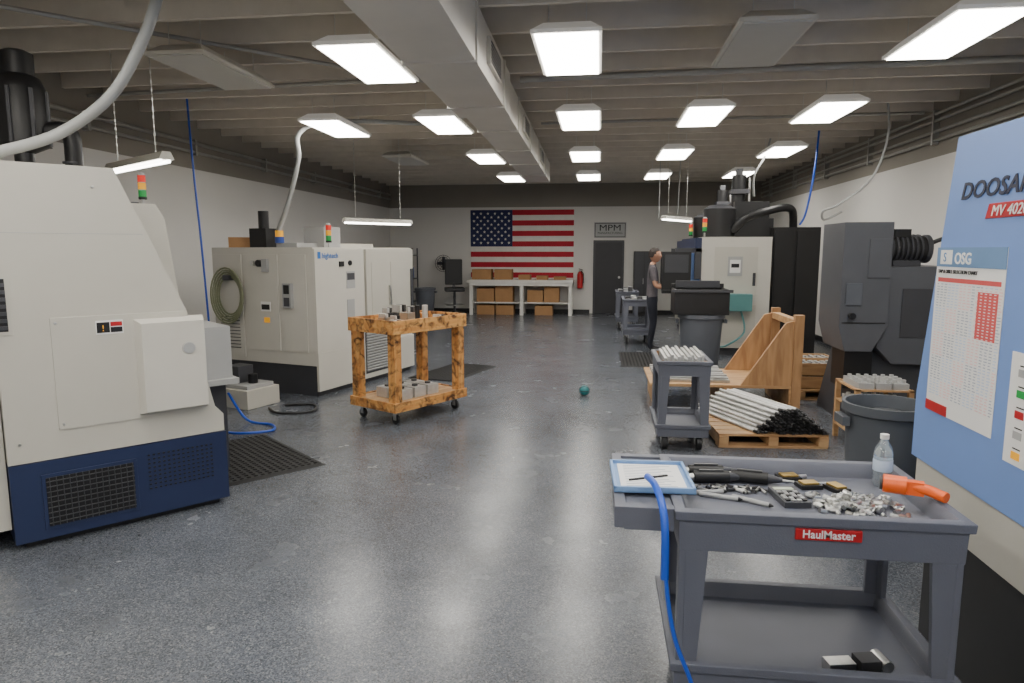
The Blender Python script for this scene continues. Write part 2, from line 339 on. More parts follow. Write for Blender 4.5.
b=B(); b.tube([(-3.5,6.0,.3),(-3.35,6.05,.03),(-3.05,5.95,.015),(-2.95,5.75,.015),(-3.15,5.6,.022),(-3.4,5.65,.015)],.012,blue); b.fin('floor_air_line')
# ---------------- wooden cart
b=B(); W,Lc=.62,.96
z0=.13
for (x,y) in [(0,0),(Lc-.09,0),(0,W-.09),(Lc-.09,W-.09)]: b.box(x,x+.09,y,y+.09,z0,.98,burnt)
for y in (-.02,W): b.box(-.02,Lc+.02,y,y+.02,.87,1.0,burnth); b.box(-.02,Lc+.02,y,y+.02,z0,.22,burnth)
for x in(-.022,Lc): b.box(x,x+.022,-.0,W,.87,1.0,burnth); b.box(x,x+.022,0,W,z0,.22,burnth)
b.box(0,Lc,0,W,.9,.93,pine); b.box(0,Lc,0,W,.19,.21,pine)
for x in(.07,Lc-.07):
    for y in(.07,W-.07):
        b.box(x-.035,x+.035,y-.035,y+.035,.115,.13,steel); b.cyl((x-.015,y,.045),(x+.015,y,.045),.045,black); b.box(x-.022,x-.017,y-.02,y+.02,.04,.12,steel); b.box(x+.017,x+.022,y-.02,y+.02,.04,.12,steel)
cx,cy,ca=-1.88,6.08,math.radians(59)
b.fin('wooden_cart',(cx,cy,0),ca,.004)
def cl(x,y): return (cx+x*math.cos(ca)-y*math.sin(ca),cy+x*math.sin(ca)+y*math.cos(ca))
b=B()
for (x,y,z,w,d,h) in [(.2,.35,0,.14,.1,.1),(.35,.3,0,.1,.12,.18),(.33,.47,0,.12,.08,.14),(.2,.2,0,.08,.08,.09),(.55,.4,0,.12,.1,.14),(.1,.1,0,.1,.08,.06),(.7,.1,0,.1,.1,.07)]:
    b.box(x,x+w,y,y+d,z,z+h*.6,steel); b.box(x+.01,x+w*.35,y,y+d,z+h*.6,z+h,barst); b.box(x+w*.65,x+w-.01,y,y+d,z+h*.6,z+h,dsteel)
b.cyl((.7,.3,0),(.7,.3,.16),.03,barst); b.cyl((.45,.15,0),(.45,.15,.18),.025,black)
b.fin('vise_jaw_set',cl(0,0)+(.931,),ca,.002)
b=B()
for i in range(3):
    for j in range(2): b.box(.15+i*.18,.3+i*.18,.08+j*.2,.24+j*.2,0,.1,barst); b.cyl((.225+i*.18,.16+j*.2,.1),(.225+i*.18,.16+j*.2,.12),.03,dsteel)
b.fin('machined_blocks',cl(0,0)+(.211,),ca,.003)
b=B(); bt=mat('ball_teal',(40,120,125),.5)
b.sph((0,0,.058),.058,bt,20,14)
for a in range(3): b.tube([Matrix.Rotation(a*math.pi/3,3,'X')@Vector((.0585*math.cos(t),.0585*math.sin(t),0))+Vector((0,0,.058)) for t in [i*math.pi/8 for i in range(16)]],.004,black,n=5,sub=1,closed=True)
b.fin('toy_ball',(-.15,7.7,.002))
# ---------------- far wall objects
b=B(); fx0,fx1,fz0,fz1=-3.4,-.68,.93,2.69; fw,fh=fx1-fx0,fz1-fz0; Y=YF-.013
fr=mat('flag_red',(176,34,52),.8); fwh=mat('flag_white',(222,218,212),.8); fb=mat('flag_navy',(38,44,84),.8)
sh=fh/13
for i in range(13): b.box(fx0,fx1,Y,Y+.012,fz1-(i+1)*sh,fz1-i*sh,fr if i%2==0 else fwh)
cw,chh=fw*.41,sh*7; b.box(fx0,fx0+cw,Y-.005,Y,fz1-chh,fz1,fb)
for r in range(9):
    for c in range(6 if r%2==0 else 5):
        sx=fx0+cw*(c*2+(1 if r%2==0 else 2))/12; sz=fz1-chh*(r+1)/10
        P=[(sx+(.042 if k%2==0 else .017)*math.sin(k*math.pi/5),sz+(.042 if k%2==0 else .017)*math.cos(k*math.pi/5)) for k in range(10)]
        b.prism(P,Y-.009,Y-.005,fwh)
b.fin('american_flag')
b=B(); b.box(-.16,.66,YF-.025,YF-.001,1.96,2.36,lgrey)
for (x0,x1,z0_,z1) in [(-.14,.64,2.325,2.34),(-.14,.64,1.98,1.995),(-.14,-.125,1.98,2.34),(.625,.64,1.98,2.34)]: b.box(x0,x1,YF-.03,YF-.025,z0_,z1,ink)
b.text('MPM',.22,(.25,YF-.028,2.145),(math.pi/2,0,0),ink,sx=1.25,align='CENTER'); b.text('MANUFACTURING',.075,(.25,YF-.028,2.06),(math.pi/2,0,0),ink,align='CENTER')
b.fin('shop_sign')
b=B(); dk=mat('door_charcoal',(48,48,52),.5); b.box(-.17,.62,YF-.03,YF-.001,0,1.9,dgrey); b.box(-.12,.57,YF-.05,YF-.03,.01,1.85,dk); b.cyl((.5,YF-.05,.95),(.5,YF-.1,.95),.03,steel); b.fin('door_1',bev=.004)
b=B(); b.lathe((-.5,YF-.12,.66),[(.05,0),(.075,.02),(.075,.36),(.05,.42),(.02,.44)],red); b.cyl((-.5,YF-.12,1.1),(-.5,YF-.12,1.14),.02,steel); b.rbox((-.48,YF-.12,1.15),(.12,.02,.015),0,black,ry=.3); b.tube([(-.5,YF-.12,1.12),(-.42,YF-.14,1.05),(-.41,YF-.14,.8)],.01,black); b.box(-.53,-.47,YF-.05,YF-.001,.9,1.0,steel); b.fin('fire_extinguisher')
b=B(); b.box(-3.35,-.65,17.15,17.9,.83,.9,bench); b.box(-3.3,-.7,17.25,17.85,.3,.33,bench)
for x in(-3.3,-2.0,-.77):
    for y in(17.2,17.8): b.box(x,x+.09,y,y+.06,0,.85,bench)
b.box(-3.3,-.7,17.18,17.2,.75,.85,bench); b.fin('workbench',bev=.004)
b=B(); b.box(0,.5,0,.45,.0,.08,black); b.box(0,.5,0,.45,.08,1.62,black); b.box(.01,.245,-.01,0,.1,1.6,dgrey); b.box(.255,.49,-.01,0,.1,1.6,dgrey); b.box(.22,.235,-.03,-.01,.8,.95,steel); b.fin('steel_cupboard',(.86,17.5,0),0,.005)
def cbox(x,y,z,w,d,h,rz=0,m=None):
    b=B(); b.box(-w/2,w/2,-d/2,d/2,0,h,m or card); b.box(-w/2-.001,w/2+.001,-.025,.025,h-.06,h+.001,pine); b.box(-w/2,w/2,-.002,.002,h,h+.003,ink); b.fin('cardboard_box',(x,y,z),rz,.003)
for (x,w,h) in [(-3.0,.5,.26),(-2.45,.45,.26),(-1.9,.3,.12),(-1.45,.28,.1),(-1.0,.3,.08)]: cbox(x,17.5,.901,w,.35,h)
for (x,w,h) in [(-2.9,.45,.35),(-2.42,.45,.4),(-1.62,.4,.3),(-1.2,.38,.38)]: cbox(x,17.5,.331,w,.4,h,m=card)
for x in(-2.9,-2.4,-1.4): cbox(x,17.5,.001,.45,.4,.24)
b=B(); b.box(-.24,.24,-.24,.22,.62,.72,black); b.box(-.22,.22,.18,.26,.78,1.42,black); b.cyl((0,0,.1),(0,0,.62),.03,dgrey); b.tube([(.22*math.cos(a),.22*math.sin(a),.28) for a in [i*math.pi/4 for i in range(8)]],.012,steel,closed=True,sub=2)
for k in range(5):
    a=k*2*math.pi/5; b.tube([(0,0,.12),(.26*math.cos(a),.26*math.sin(a),.07)],.02,black,sub=1); b.sph((.26*math.cos(a),.26*math.sin(a),.03),.03,black,8,6)
b.box(-.03,.03,.2,.24,.6,.8,dgrey); b.fin('drafting_chair',(-3.62,16.9,0),.3,.02)
def bin_(name,p,r,h,m,dolly=False,liner=None):
    b=B(); z=.12 if dolly else 0
    b.lathe((0,0,z),[(r*.8,0),(r*.82,.01),(r*.97,h-.06),(r*1.06,h-.05),(r*1.06,h),(r*.98,h),(r*.94,h-.05),(r*.8,.03),(.01,.03)],m,28)
    for a in (0,math.pi): b.rbox((r*1.08*math.cos(a),r*1.08*math.sin(a),z+h-.1),(.04,.14,.05),a,m)
    if liner: b.sph((0,0,z+h-.14),(r*.9,r*.9,.1),liner,16,8)
    if dolly:
        b.lathe((0,0,.08),[(r*.85,0),(r*.88,.0),(r*.88,.04),(r*.8,.04)],black)
        for k in range(5):
            a=k*2*math.pi/5+.3; b.cyl((r*.7*math.cos(a)-.012,r*.7*math.sin(a),.036),(r*.7*math.cos(a)+.012,r*.7*math.sin(a),.036),.036,black); b.box(r*.7*math.cos(a)-.02,r*.7*math.cos(a)+.02,r*.7*math.sin(a)-.015,r*.7*math.sin(a)+.015,.04,.085,steel)
    return b.fin(name,p)
bin_('trash_can',(-4.3,16.6,0),.25,.72,mgrey)
b=B(); b.lathe((0,0,0),[(.02,-.03),(.05,-.03),(.05,.03),(.02,.03)],black)
for r in(.1,.17,.22): b.tube([(r*math.cos(a),-.06,r*math.sin(a)) for a in [i*math.pi/8 for i in range(16)]],.006,black,n=5,sub=1,closed=True)
for k in range(12): a=k*math.pi/6; b.tube([(0,-.07,0),(.22*math.cos(a),-.05,.22*math.sin(a))],.004,black,n=4,sub=1)
for k in range(4):
    a=k*math.pi/2; b.rbox((.1*math.cos(a),-.02,.1*math.sin(a)),(.14,.01,.08),0,dgrey,ry=-a,rx=0)
b.box(-.04,.04,-.02,.12,-.04,.04,black); b.box(-.05,.05,.12,.159,-.1,.1,black); b.fin('wall_fan',(-4.1,YF-.16,1.3))
b=B()
for z in(.3,.9,1.5): b.box(-.4,.4,-.25,.25,z,z+.03,dgrey)
for x in(-.4,.37):
    for y in(-.25,.22): b.box(x,x+.03,y,y+.03,0,1.7,dgrey)
b.box(-.3,0,-.2,.2,.33,.6,card); b.box(.02,.3,-.2,.2,.93,1.2,blue); b.box(-.3,-.05,-.2,.2,.93,1.15,card); b.fin('storage_shelf',(-5.15,17.4,0),0,.003)
# ---------------- right: far VMCs
def vmc(x,y,name='vertical_mill',full=True):
    b=B()
    b.box(.1,1.15,0,1.8,.12,1.85,cream2); b.box(.05,1.2,.05,1.75,.0,.12,dgrey)
    b.frus(-.05,.1,.1,1.7,.7,-.05,.1,.1,1.7,1.6,lblue); b.box(0,.1,0,1.8,1.6,1.84,navy); b.box(0,.1,0,1.8,.12,.7,white)
    b.box(.3,.95,-.01,.001,.95,1.7,white); b.box(.5,.72,-.02,-.009,1.25,1.55,lgrey); b.box(.53,.69,-.023,-.019,1.3,1.5,paper); b.box(.55,.67,-.025,-.022,1.38,1.44,black)
    b.box(.3,.95,-.01,.001,.2,.8,white); b.box(.88,.92,-.03,-.01,1.1,1.3,dgrey)
    b.box(1.2,1.9,.15,1.6,.0,2.0,black); b.box(1.22,1.5,.12,.15,.3,1.95,black); b.box(1.55,1.88,.12,.15,.3,1.95,black)
    b.box(.55,1.25,.4,1.4,1.85,2.15,black)
    b.cyl((.42,.45,1.86),(.42,.45,2.3),.25,black,n=28); b.cyl((.42,.45,2.3),(.42,.45,2.36),.25,dgrey,r1=.15,n=28)
    b.box(.66,1.2,.5,1.1,2.15,2.42,black)
    b.cyl((.75,.7,2.15),(.75,.7,2.85),.11,black); b.box(.62,.9,.55,.83,2.55,2.62,dgrey); b.box(.7,.8,.65,.75,2.85,2.95,dgrey); b.cyl((.9,.6,2.4),(.9,.6,2.8),.02,steel)
    b.tube([(.6,.3,1.95),(.8,.2,2.15),(1.1,.15,2.25),(1.35,.2,2.3),(1.5,.3,2.25),(1.55,.4,2.0)],.06,black,n=12)
    b.box(-.5,-.06,-.05,.03,1.02,1.62,black); b.box(-.46,-.1,-.055,-.05,1.3,1.58,dgrey); b.box(-.3,.1,-.02,.06,1.62,1.68,dgrey); b.box(-.5,-.06,-.15,-.02,.98,1.03,black)
    b.box(.0,.1,-.02,.06,1.2,1.68,dgrey)
    if full:
        b.box(.38,.85,-.22,-.012,.72,.98,teal); b.tube([(.7,-.1,.75),(.75,-.2,.4),(.5,-.25,.2),(.4,-.1,.15)],.015,teal)
    return b.fin(name,(x,y,0),0,.005)
v1=vmc(1.47,11.0); v2=vmc(1.7,13.9,full=False)
stacklight((1.62,11.12,1.86),1.2,v1); stacklight((1.8,14.2,1.86),1.3,v2)
bin_('waste_barrel',(1.4,9.65,0),.3,.78,mgrey)
b=B()
b.box(-.36,.36,-.26,-.23,.0,.34,black); b.box(-.36,.36,.23,.26,0,.4,black); b.box(-.36,-.33,-.23,.23,0,.34,black); b.box(.33,.36,-.23,.23,0,.34,black); b.box(-.4,.4,-.28,-.23,.3,.34,dgrey); b.box(-.36,.36,-.23,.23,0,.02,black); b.box(-.3,.3,.2,.23,.34,.44,dgrey)
b.fin('chip_tote',(1.37,9.65,.785),0,.004)
def utilcart(x0,x1,y0,y1,h,name='utility_cart',cast=.12,lip=.05,shelf=.28,m=None,dp=.12):
    m=m or cartg; b=B(); X1,Y1=x1-x0,y1-y0
    for z,dp in((h,dp),(shelf,.1)):
        def R(o,zz): return [(-o,-o,zz),(X1+o,-o,zz),(X1+o,Y1+o,zz),(-o,Y1+o,zz)]
        b.rings([R(-.06,z-dp+.004),R(-.003,z-dp),R(0,z-.03),R(.012,z-.026),R(.014,z+.002),R(.006,z+.006),R(-.02,z+.004),R(-.028,z-.004),R(-.036,z-lip)],m,c0=True,c1=True)
    for sx in(0,1):
        for sy in(0,1):
            cx_=.004 if sx==0 else X1-.069; cy_=.004 if sy==0 else Y1-.069
            if sy==0: b.prism([(cx_,shelf-.02),(cx_+.065,shelf-.02),(cx_+.065+(.03 if sx==0 else 0),h-dp+.03),(cx_-(.03 if sx==1 else 0),h-dp+.03)],.006,.026,m)
            else: b.box(cx_,cx_+.065,Y1-.026,Y1-.006,shelf-.02,h-dp+.03,m)
            if sx==0: b.box(0.006,.026,cy_,cy_+.065,shelf-.02,h-dp+.03,m)
            else: b.box(X1-.026,X1-.006,cy_,cy_+.065,shelf-.02,h-dp+.03,m)
            px=.07 if sx==0 else X1-.07; py=.07 if sy==0 else Y1-.07
            b.box(px-.035,px+.035,py-.035,py+.035,shelf-.11,shelf-.098,steel); b.box(px-.03,px-.025,py-.025,py+.025,.05,shelf-.1,steel); b.box(px+.025,px+.03,py-.025,py+.025,.05,shelf-.1,steel)
            b.cyl((px-.02,py,cast/2),(px+.02,py,cast/2),cast/2,black)
    return b
b=utilcart(.49,.91,5.6,6.25,.75,shelf=.22)
b.fin('utility_cart',(.49,5.6,0),0,.003)
b=B()
for k in range(12): b.box(.05+k*.027,.072+k*.027,.045,.605,0,.07+.014*(k%3),barst)
b.box(.03,.39,.045,.06,.0,.05,card); b.box(.03,.39,.59,.605,.0,.05,card); b.fin('flat_bar_stock',(.49,5.6,.702),0,.001)
b=utilcart(0,.5,0,.8,.8); b.fin('utility_cart',(.42,12.0,0),0,.003)
b=B(); 
for k in range(8): b.box(.05+.1*(k%4),.13+.1*(k%4),.1+.3*(k//4),.3+.3*(k//4),0,.05+.02*(k%3),barst if k%2 else dsteel)
b.fin('machined_blocks',(.42,12.0,.751),0,.002)
b=utilcart(0,.45,0,.75,.8); b.fin('utility_cart',(.35,14.2,0),0,.003)
b=B()
for k in range(6): b.box(.05+.1*(k%3),.13+.1*(k%3),.1+.3*(k//3),.3+.3*(k//3),0,.08+.03*(k%3),lgrey if k%2 else dsteel)
b.fin('machined_blocks',(.35,14.2,.751),0,.002)
def pallet(name,L,W,loc,rz):
    b=B()
    for x in(0,L/2-.04,L-.08): b.box(x,x+.08,0,W,.02,.1,pine)
    n=7
    for k in range(n): b.box(0,L,k*W/n+.01,(k+1)*W/n-.01,.1,.12,pine)
    for k in(0,3,6): b.box(0,L,k*W/n+.01,(k+1)*W/n-.01,0,.02,pine)
    b.fin(name,loc,rz,.002)
pallet('wooden_pallet',.9,1.0,(1.02,5.75,0),math.radians(4))
b=B(); rr=.016
for layer in range(7):
    for k in range(17-layer*2):
        x=.34+k*.035+layer*.035+random.uniform(-.005,.005); y0=.08+random.uniform(-.04,.04); z=rr+layer*.029
        sl=-.33+random.uniform(-.014,.014); L_=.8
        b.cyl((x,y0,z),(x+sl,y0+L_,z),rr*random.uniform(.85,1),barst,n=10)
        d=Vector((sl,L_,0)).normalized(); p=Vector((x,y0,z))
        b.cyl(p-d*.05,p-d*.002,rr*.95,black,n=8); b.cyl(p-d*.07,p-d*.05,rr*.55,dsteel,n=8)
b.fin('round_bar_stock',(.98,5.76,.122),math.radians(2))
# ---------------- wooden rack
b=B()
for x in(.05,.75,1.4): b.box(x,x+.09,.0,1.0,0,.24,pine)
b.box(0,1.5,0,1.0,.24,.27,pine)
for yy in (.0,.93):
    b.prism([(.92,.27),(1.42,.27),(1.42,.94),(1.34,.92)],yy,yy+.04,ply); b.box(1.42,1.51,yy-.02,yy+.06,0,1.0,ply)
b.box(1.42,1.5,.06,.91,.88,.95,pine)
b.fin('wooden_a_frame_rack',(.54,7.15,0),0,.003)
b=B()
for k in range(9): b.box(.03,.8,.1+k*.09,.17+k*.09,0,.03+.012*(k%3),lgrey if k%3 else steel)
b.fin('aluminium_plate_stock',(.57,7.15,.271),0,.002)
def crate(x,y,z,rz=0):
    b=B(); w,d,h=.5,.36,.14
    b.box(0,w,0,d,0,.012,pine); b.box(0,w,0,.015,0,h,pine); b.box(0,w,d-.015,d,0,h,pine); b.box(0,.015,0,d,0,h,pine); b.box(w-.015,w,0,d,0,h,pine)
    for i in range(7):
        for j in range(5): b.cyl((.05+i*.066,.05+j*.064,.012),(.05+i*.066,.05+j*.064,.12+.02*random.random()),.022,barst if (i+j)%2 else lgrey,n=10)
    b.fin('parts_crate',(x,y,z),rz,.002)
pallet('wooden_pallet',1.0,.9,(2.2,7.75,0),0)
crate(2.22,7.8,.122); crate(2.22,8.2,.122); crate(2.22,7.8,.268); crate(2.22,8.22,.268)
# ---------------- grey milling machine
b=B()
b.frus(.15,1.0,.1,1.0,.0,.25,.95,.2,.9,.7,dgrey)
b.prism([(.0,.95),(.06,.72),(.3,.72),(.42,.95),(.42,1.9),(0,1.9)],0,.6,millg)
b.box(.04,.18,-.015,0,1.15,1.35,mgrey); b.box(.22,.4,-.012,0,1.4,1.75,millg); b.cyl((.1,0,1.05),(.1,-.05,1.05),.03,black); b.box(.02,.4,-.006,0,.98,.99,black)
b.prism([(.36,.75),(.5,.6),(1.05,.6),(1.2,.9),(1.2,1.35),(1.05,1.5),(.45,1.5),(.36,1.42)],.05,.95,millg)
b.box(.55,1.0,.04,.05,.85,1.3,dgrey)
b.box(.1,.35,.1,.45,.35,.72,black)
b.cyl((.424,.2,1.66),(.76,.2,1.66),.12,black,n=24)
for k in range(7): b.cyl((.45+k*.042,.2,1.66),(.465+k*.042,.2,1.66),.135,dgrey,n=24)
b.cyl((.76,.2,1.66),(.8,.2,1.66),.13,dgrey,n=24); b.box(.48,.72,.12,.28,1.5,1.56,dgrey); b.box(.48,.62,.12,.28,1.76,1.84,black)
b.tube([(.78,.15,1.7),(.92,.08,1.75),(1.05,.08,1.6),(1.03,.1,1.3)],.02,black)
b.tube([(1.0,.0,1.3),(.85,-.15,1.1),(.78,-.2,.8),(.9,-.1,.6),(1.05,.1,.7)],.018,black)
b.fin('knee_milling_machine',(2.2,6.6,0),0,.01)
b=B()
for z in(.12,.34,.5): b.box(0,.45,0,.5,z,z+.015,pine)
for x in(0,.41):
    for y in(0,.46): b.box(x,x+.04,y,y+.04,0,.52,pine)
for z in(.135,.355,.515):
    for k in range(3):
        b.box(.03+k*.135,.15+k*.135,.03,.4,z,z+.05,lgrey)
        for j in range(8): b.cyl((.05+k*.135+.07*(j%2),.07+.08*(j//2),z+.05),(.05+k*.135+.07*(j%2),.07+.08*(j//2),z+.08),.018,barst,n=8)
b.fin('parts_shelf',(2.1,5.8,0),0,.001)
bin_('trash_can',(1.62,4.0,0),.22,.68,mat('slate_plastic',(80,84,90),.55),True,mat('bin_liner',(50,54,58),.35,bump=.6,bscale=20))
b=B(); b.tube([(-4.8,7.7,3.5),(-4.72,7.62,2.6),(-4.6,7.5,1.7),(-4.5,7.4,.7)],.012,blue); b.fin('air_drop_hose')
b=B(); b.tube([(3.1,10.6,3.5),(3.05,10.55,2.8),(2.95,10.5,2.2),(2.9,10.6,2.02)],.015,blue); b.fin('air_drop_hose')
b=B(); b.tube([(3.3,8.8,3.5),(3.35,8.8,3.0),(3.2,8.8,2.5),(2.85,8.8,2.2),(2.7,8.9,2.12),(2.75,9,2.02),(2.95,9,2.12)],.014,hoseg)
b.tube([(2.6,11.2,3.5),(2.5,11.2,3.1),(2.35,11.2,2.8),(2.4,11.4,2.5)],.016,hoseg)
b.tube([(1.42,13,3.5),(1.42,13,3.0),(1.4,13,2.3)],.008,lgrey); b.tube([(1.0,12.2,3.5),(1.0,12.2,2.2)],.006,lgrey,sub=1); b.fin('hanging_cables')
# ---------------- near right big machine (blue panel)
b=B(); X=1.36; Yn=-1.4
def pp(P,x0,x1,m): b.prism(P,x0,x1,m,'x')
pp([(3.08,.77),(3.08,1.05),(2.9,2.08),(Yn,2.08),(Yn,.77)],X,X+1.9,lblue)
pp([(3.05,.55),(3.05,.765),(Yn,.765),(Yn,.55)],X+.01,X+1.9,white)
b.box(X+.05,X+1.85,Yn,3.0,.0,.55,black)
b.box(X-.004,X+.0,1.3,2.0,.9,1.95,lblue)
R=(math.pi/2,0,-math.pi/2)
b.text('DOOSAN',.085,(X-.003,2.84,1.84),R,mat('logo_dark',(30,36,60),.4),sx=1.22,shear=.25,bold=.002)
pp([(2.66,1.76),(2.64,1.812),(2.0,1.812),(2.0,1.76)],X-.004,X,red)
b.text('MV 4020',.052,(X-.006,2.62,1.768),R,paper,shear=.25,sx=1.1)
b.fin('enclosed_milling_machine',bev=.008)
b=B(); py0,py1,pz0,pz1=2.98,2.5,1.0,1.66
psb=mat('poster_steel_blue',(70,120,170),.5)
b.box(-.002,0,py1,py0,pz0,pz1,paper)
b.box(-.004,-.002,py1,py0,pz1-.075,pz1,mat('poster_header',(105,138,178),.5)); b.text('OSG',.06,(-.005,py0-.14,pz1-.062),R,paper,bold=.001); b.box(-.005,-.004,py0-.12,py0-.03,pz1-.065,pz1-.01,paper); b.text('S',.05,(-.0055,py0-.055,pz1-.055),R,psb)
b.text('TAP & DRILL SELECTION CHART',.02,(-.005,py0-.02,pz1-.1),R,ink)
pb=mat('poster_grey_print',(165,172,184),.6); pr=mat('poster_red_print',(205,80,80),.6); pk=mat('poster_pink_print',(232,192,192),.6); py_=mat('poster_pale_blue',(190,204,224),.6)
b.box(-.003,-.002,py1+.03,py1+.16,pz1-.33,pz1-.16,pr); b.box(-.003,-.002,py1+.02,py0-.02,pz1-.135,pz1-.118,pr)
for c in range(16):
    for r in range(42):
        y=py0-.02-c*.029; z=pz1-.142-r*.0108
        if y-.022<py1 or z-.007<pz0+.05: continue
        if py1+.03<y and y-.022<py1+.16 and pz1-.335<z<pz1-.15: m=[paper,pk][r%2]; w=.012
        else: m=[pb,py_,pk][(c//3+r//9)%3]; w=.022*random.uniform(.4,.9)
        b.box(-.0038,-.002,y-w,y,z-.0035,z,m)
b.box(-.004,-.002,py0-.17,py0,pz0,pz0+.04,red)
b.fin('drill_size_chart',(X-.001,0,0))
b=B(); b.box(-.002,0,2.05,2.42,.95,1.32,paper)
for k in range(20):
    yy,zz=2.09+.08*(k%4),.97+.068*(k//4)
    m=[lgrey,grn,pb,yel,red,lgrey,teal][k%7]
    b.box(-.004,-.002,yy,yy+.045,zz,zz+.025,m); b.box(-.0035,-.002,yy,yy+.04,zz+.034,zz+.038,ink)
b.fin('reference_sticker',(X-.001,0,0))
# ---------------- foreground service cart
b=utilcart(.26,1.11,2.1,2.68,.84,shelf=.33,lip=.05,dp=.13)
b.box(-.17,-.014,.02,.2,.80,.835,cartg); b.box(-.17,-.014,.38,.56,.80,.835,cartg); b.box(-.17,-.014,.2,.38,.78,.81,cartg)
b.box(-.2,-.165,.0,.58,.775,.845,cartg); b.box(-.17,-.014,0,.035,.77,.845,cartg); b.box(-.17,-.014,.545,.58,.77,.845,cartg)
b.box(.35,.545,-.008,.002,.768,.804,red); b.text('HaulMaster',.036,(.447,-.0085,.776),(math.pi/2,0,0),paper,align='CENTER',sx=.92,ext=.001,bold=.0006)
b.fin('service_cart',(.26,2.1,0),0,.003,3)
zt=.791
bb=mat('blue_tray',(125,160,205),.45)
b=B(); b.box(0,.27,0,.3,0,.008,bb); b.box(0,.27,0,.01,0,.022,bb); b.box(0,.27,.29,.3,0,.022,bb); b.box(0,.01,0,.3,0,.022,bb); b.box(.26,.27,0,.3,0,.022,bb)
b.fin('parts_tray',(.06,2.22,.847),math.radians(2),.002)
b=B(); b.box(0,.22,0,.26,0,.003,paper)
for k in range(13): b.box(.02,.19-(k%3)*.02,.02+k*.018,.024+k*.018,.003,.0035,pb)
b.rbox((.1,.1,.006),(.15,.006,.006),.4,ink); b.fin('paper_sheet',(.085,2.24,.856),math.radians(2))
def pt(f,name,x,y,rz=0,z=zt,bev=.001): b=B(); f(b); b.fin(name,(x,y,z),rz,bev)
def airtool(b):
    b.cyl((-.08,0,.022),(.05,0,.022),.022,black); b.cyl((.05,0,.022),(.1,0,.022),.018,dgrey,r1=.008); b.cyl((-.12,0,.02),(-.08,0,.022),.014,steel,n=12); b.cyl((.1,0,.022),(.14,0,.022),.004,steel,n=8); b.box(-.06,.03,-.006,.006,.042,.05,dsteel)
pt(airtool,'die_grinder',.43,2.6,.1); pt(airtool,'die_grinder',.58,2.54,-.2)
pt(airtool,'die_grinder',.44,2.53,.1)
def pen(b): b.cyl((-.07,0,.008),(.06,0,.008),.008,lgrey,n=10); b.cyl((.06,0,.008),(.075,0,.008),.008,black,r1=.002,n=10)
for (x,y,r) in [(.43,2.36,-.3),(.53,2.33,-.6),(.39,2.4,.2)]: pt(pen,'marker_pen',x,y,r)
def calc(b):
    b.box(-.045,.045,-.08,.08,0,.02,dgrey); b.box(-.034,.034,.042,.068,.02,.022,mat('lcd',(165,175,150),.3))
    for i in range(4):
        for j in range(5): b.box(-.036+i*.019,-.022+i*.019,-.068+j*.02,-.055+j*.02,.02,.025,lgrey if (i+j)%3 else black)
pt(calc,'calculator',.665,2.38,.12)
brass=mat('brass',(190,160,90),.4,.8)
def micro(b): b.box(-.04,.04,-.03,.03,0,.015,black); b.box(-.03,.03,-.02,.02,.015,.022,brass); b.cyl((.04,0,.01),(.07,0,.01),.008,steel,n=10)
pt(micro,'indicator_gauge',.77,2.52,.2); pt(micro,'indicator_gauge',.86,2.5,-1.2); pt(micro,'indicator_gauge',.72,2.6,.2)
b=B()
for k in range(200):
    a=random.random()*6.28; r=abs(random.gauss(0,.06)); x=min(.13,max(-.13,r*math.cos(a)*1.7)); y=min(.09,max(-.09,r*math.sin(a))); z=max(0,.035-abs(x)*.15-abs(y)*.3)*random.random()+.009
    d=Vector((random.uniform(-1,1),random.uniform(-1,1),random.uniform(-.15,.15))).normalized()*.012
    b.cyl(Vector((x,y,z))-d,Vector((x,y,z))+d,.008,steel if k%5 else lgrey,n=8)
b.fin('loose_fittings_pile',(.87,2.33,zt))
b=B(); 
for k in range(34):
    x=random.uniform(-.12,.12);y=random.uniform(-.03,.03); d=Vector((random.uniform(-1,1),random.uniform(-1,1),0)).normalized()*random.uniform(.01,.03)
    b.cyl(Vector((x,y,.006))-d,Vector((x,y,.006))+d,.005,steel if k%2 else ink,n=7)
b.fin('loose_drill_bits',(.48,2.45,zt))
b=B(); b.cyl((-.09,0,.03),(-.02,0,.03),.03,orange,n=20); b.cyl((-.1,0,.03),(-.09,0,.03),.022,dgrey,n=20); b.frus(-.03,.03,-.018,.018,.005,-.03,.03,-.016,.016,.05,orange)
b.tube([(.0,0,.03),(.04,-.01,.028),(.07,-.025,.022),(.09,-.04,.02)],.018,orange,n=12); b.fin('deburring_tool',(1.04,2.32,.845),math.radians(-20),.002)
pet=mat('clear_pet',(225,235,240),.08,trans=.85,var=0)
b=B(); b.lathe((0,0,0),[(.001,.004),(.026,0),(.031,.01),(.03,.03),(.032,.05),(.03,.07),(.032,.09),(.032,.12),(.027,.145),(.013,.17),(.013,.18)],pet,20)
b.lathe((0,0,0),[(.0325,.06),(.033,.062),(.033,.1),(.0325,.102)],mat('bottle_label',(190,205,225),.5),20); b.cyl((0,0,.178),(0,0,.195),.015,paper,n=16); b.fin('water_bottle',(1.04,2.57,zt))
b=B(); b.tube([(.19,2.14,.895),(.205,2.04,.86),(.21,2.0,.7),(.24,1.97,.5),(.3,1.95,.34),(.33,1.97,.15),(.3,2.0,.02),(.2,2.1,.015),(.08,2.05,.015),(.1,1.9,.015),(.25,1.85,.015),(.5,1.7,.015)],.0065,blue,n=10)
b.tube([(.212,2.0,.66),(.208,2.03,.84),(.19,2.14,.9),(.17,2.24,.9)],.012,blue,n=12); b.cyl((.218,1.995,.6),(.212,2.0,.66),.011,steel); b.fin('air_hose')
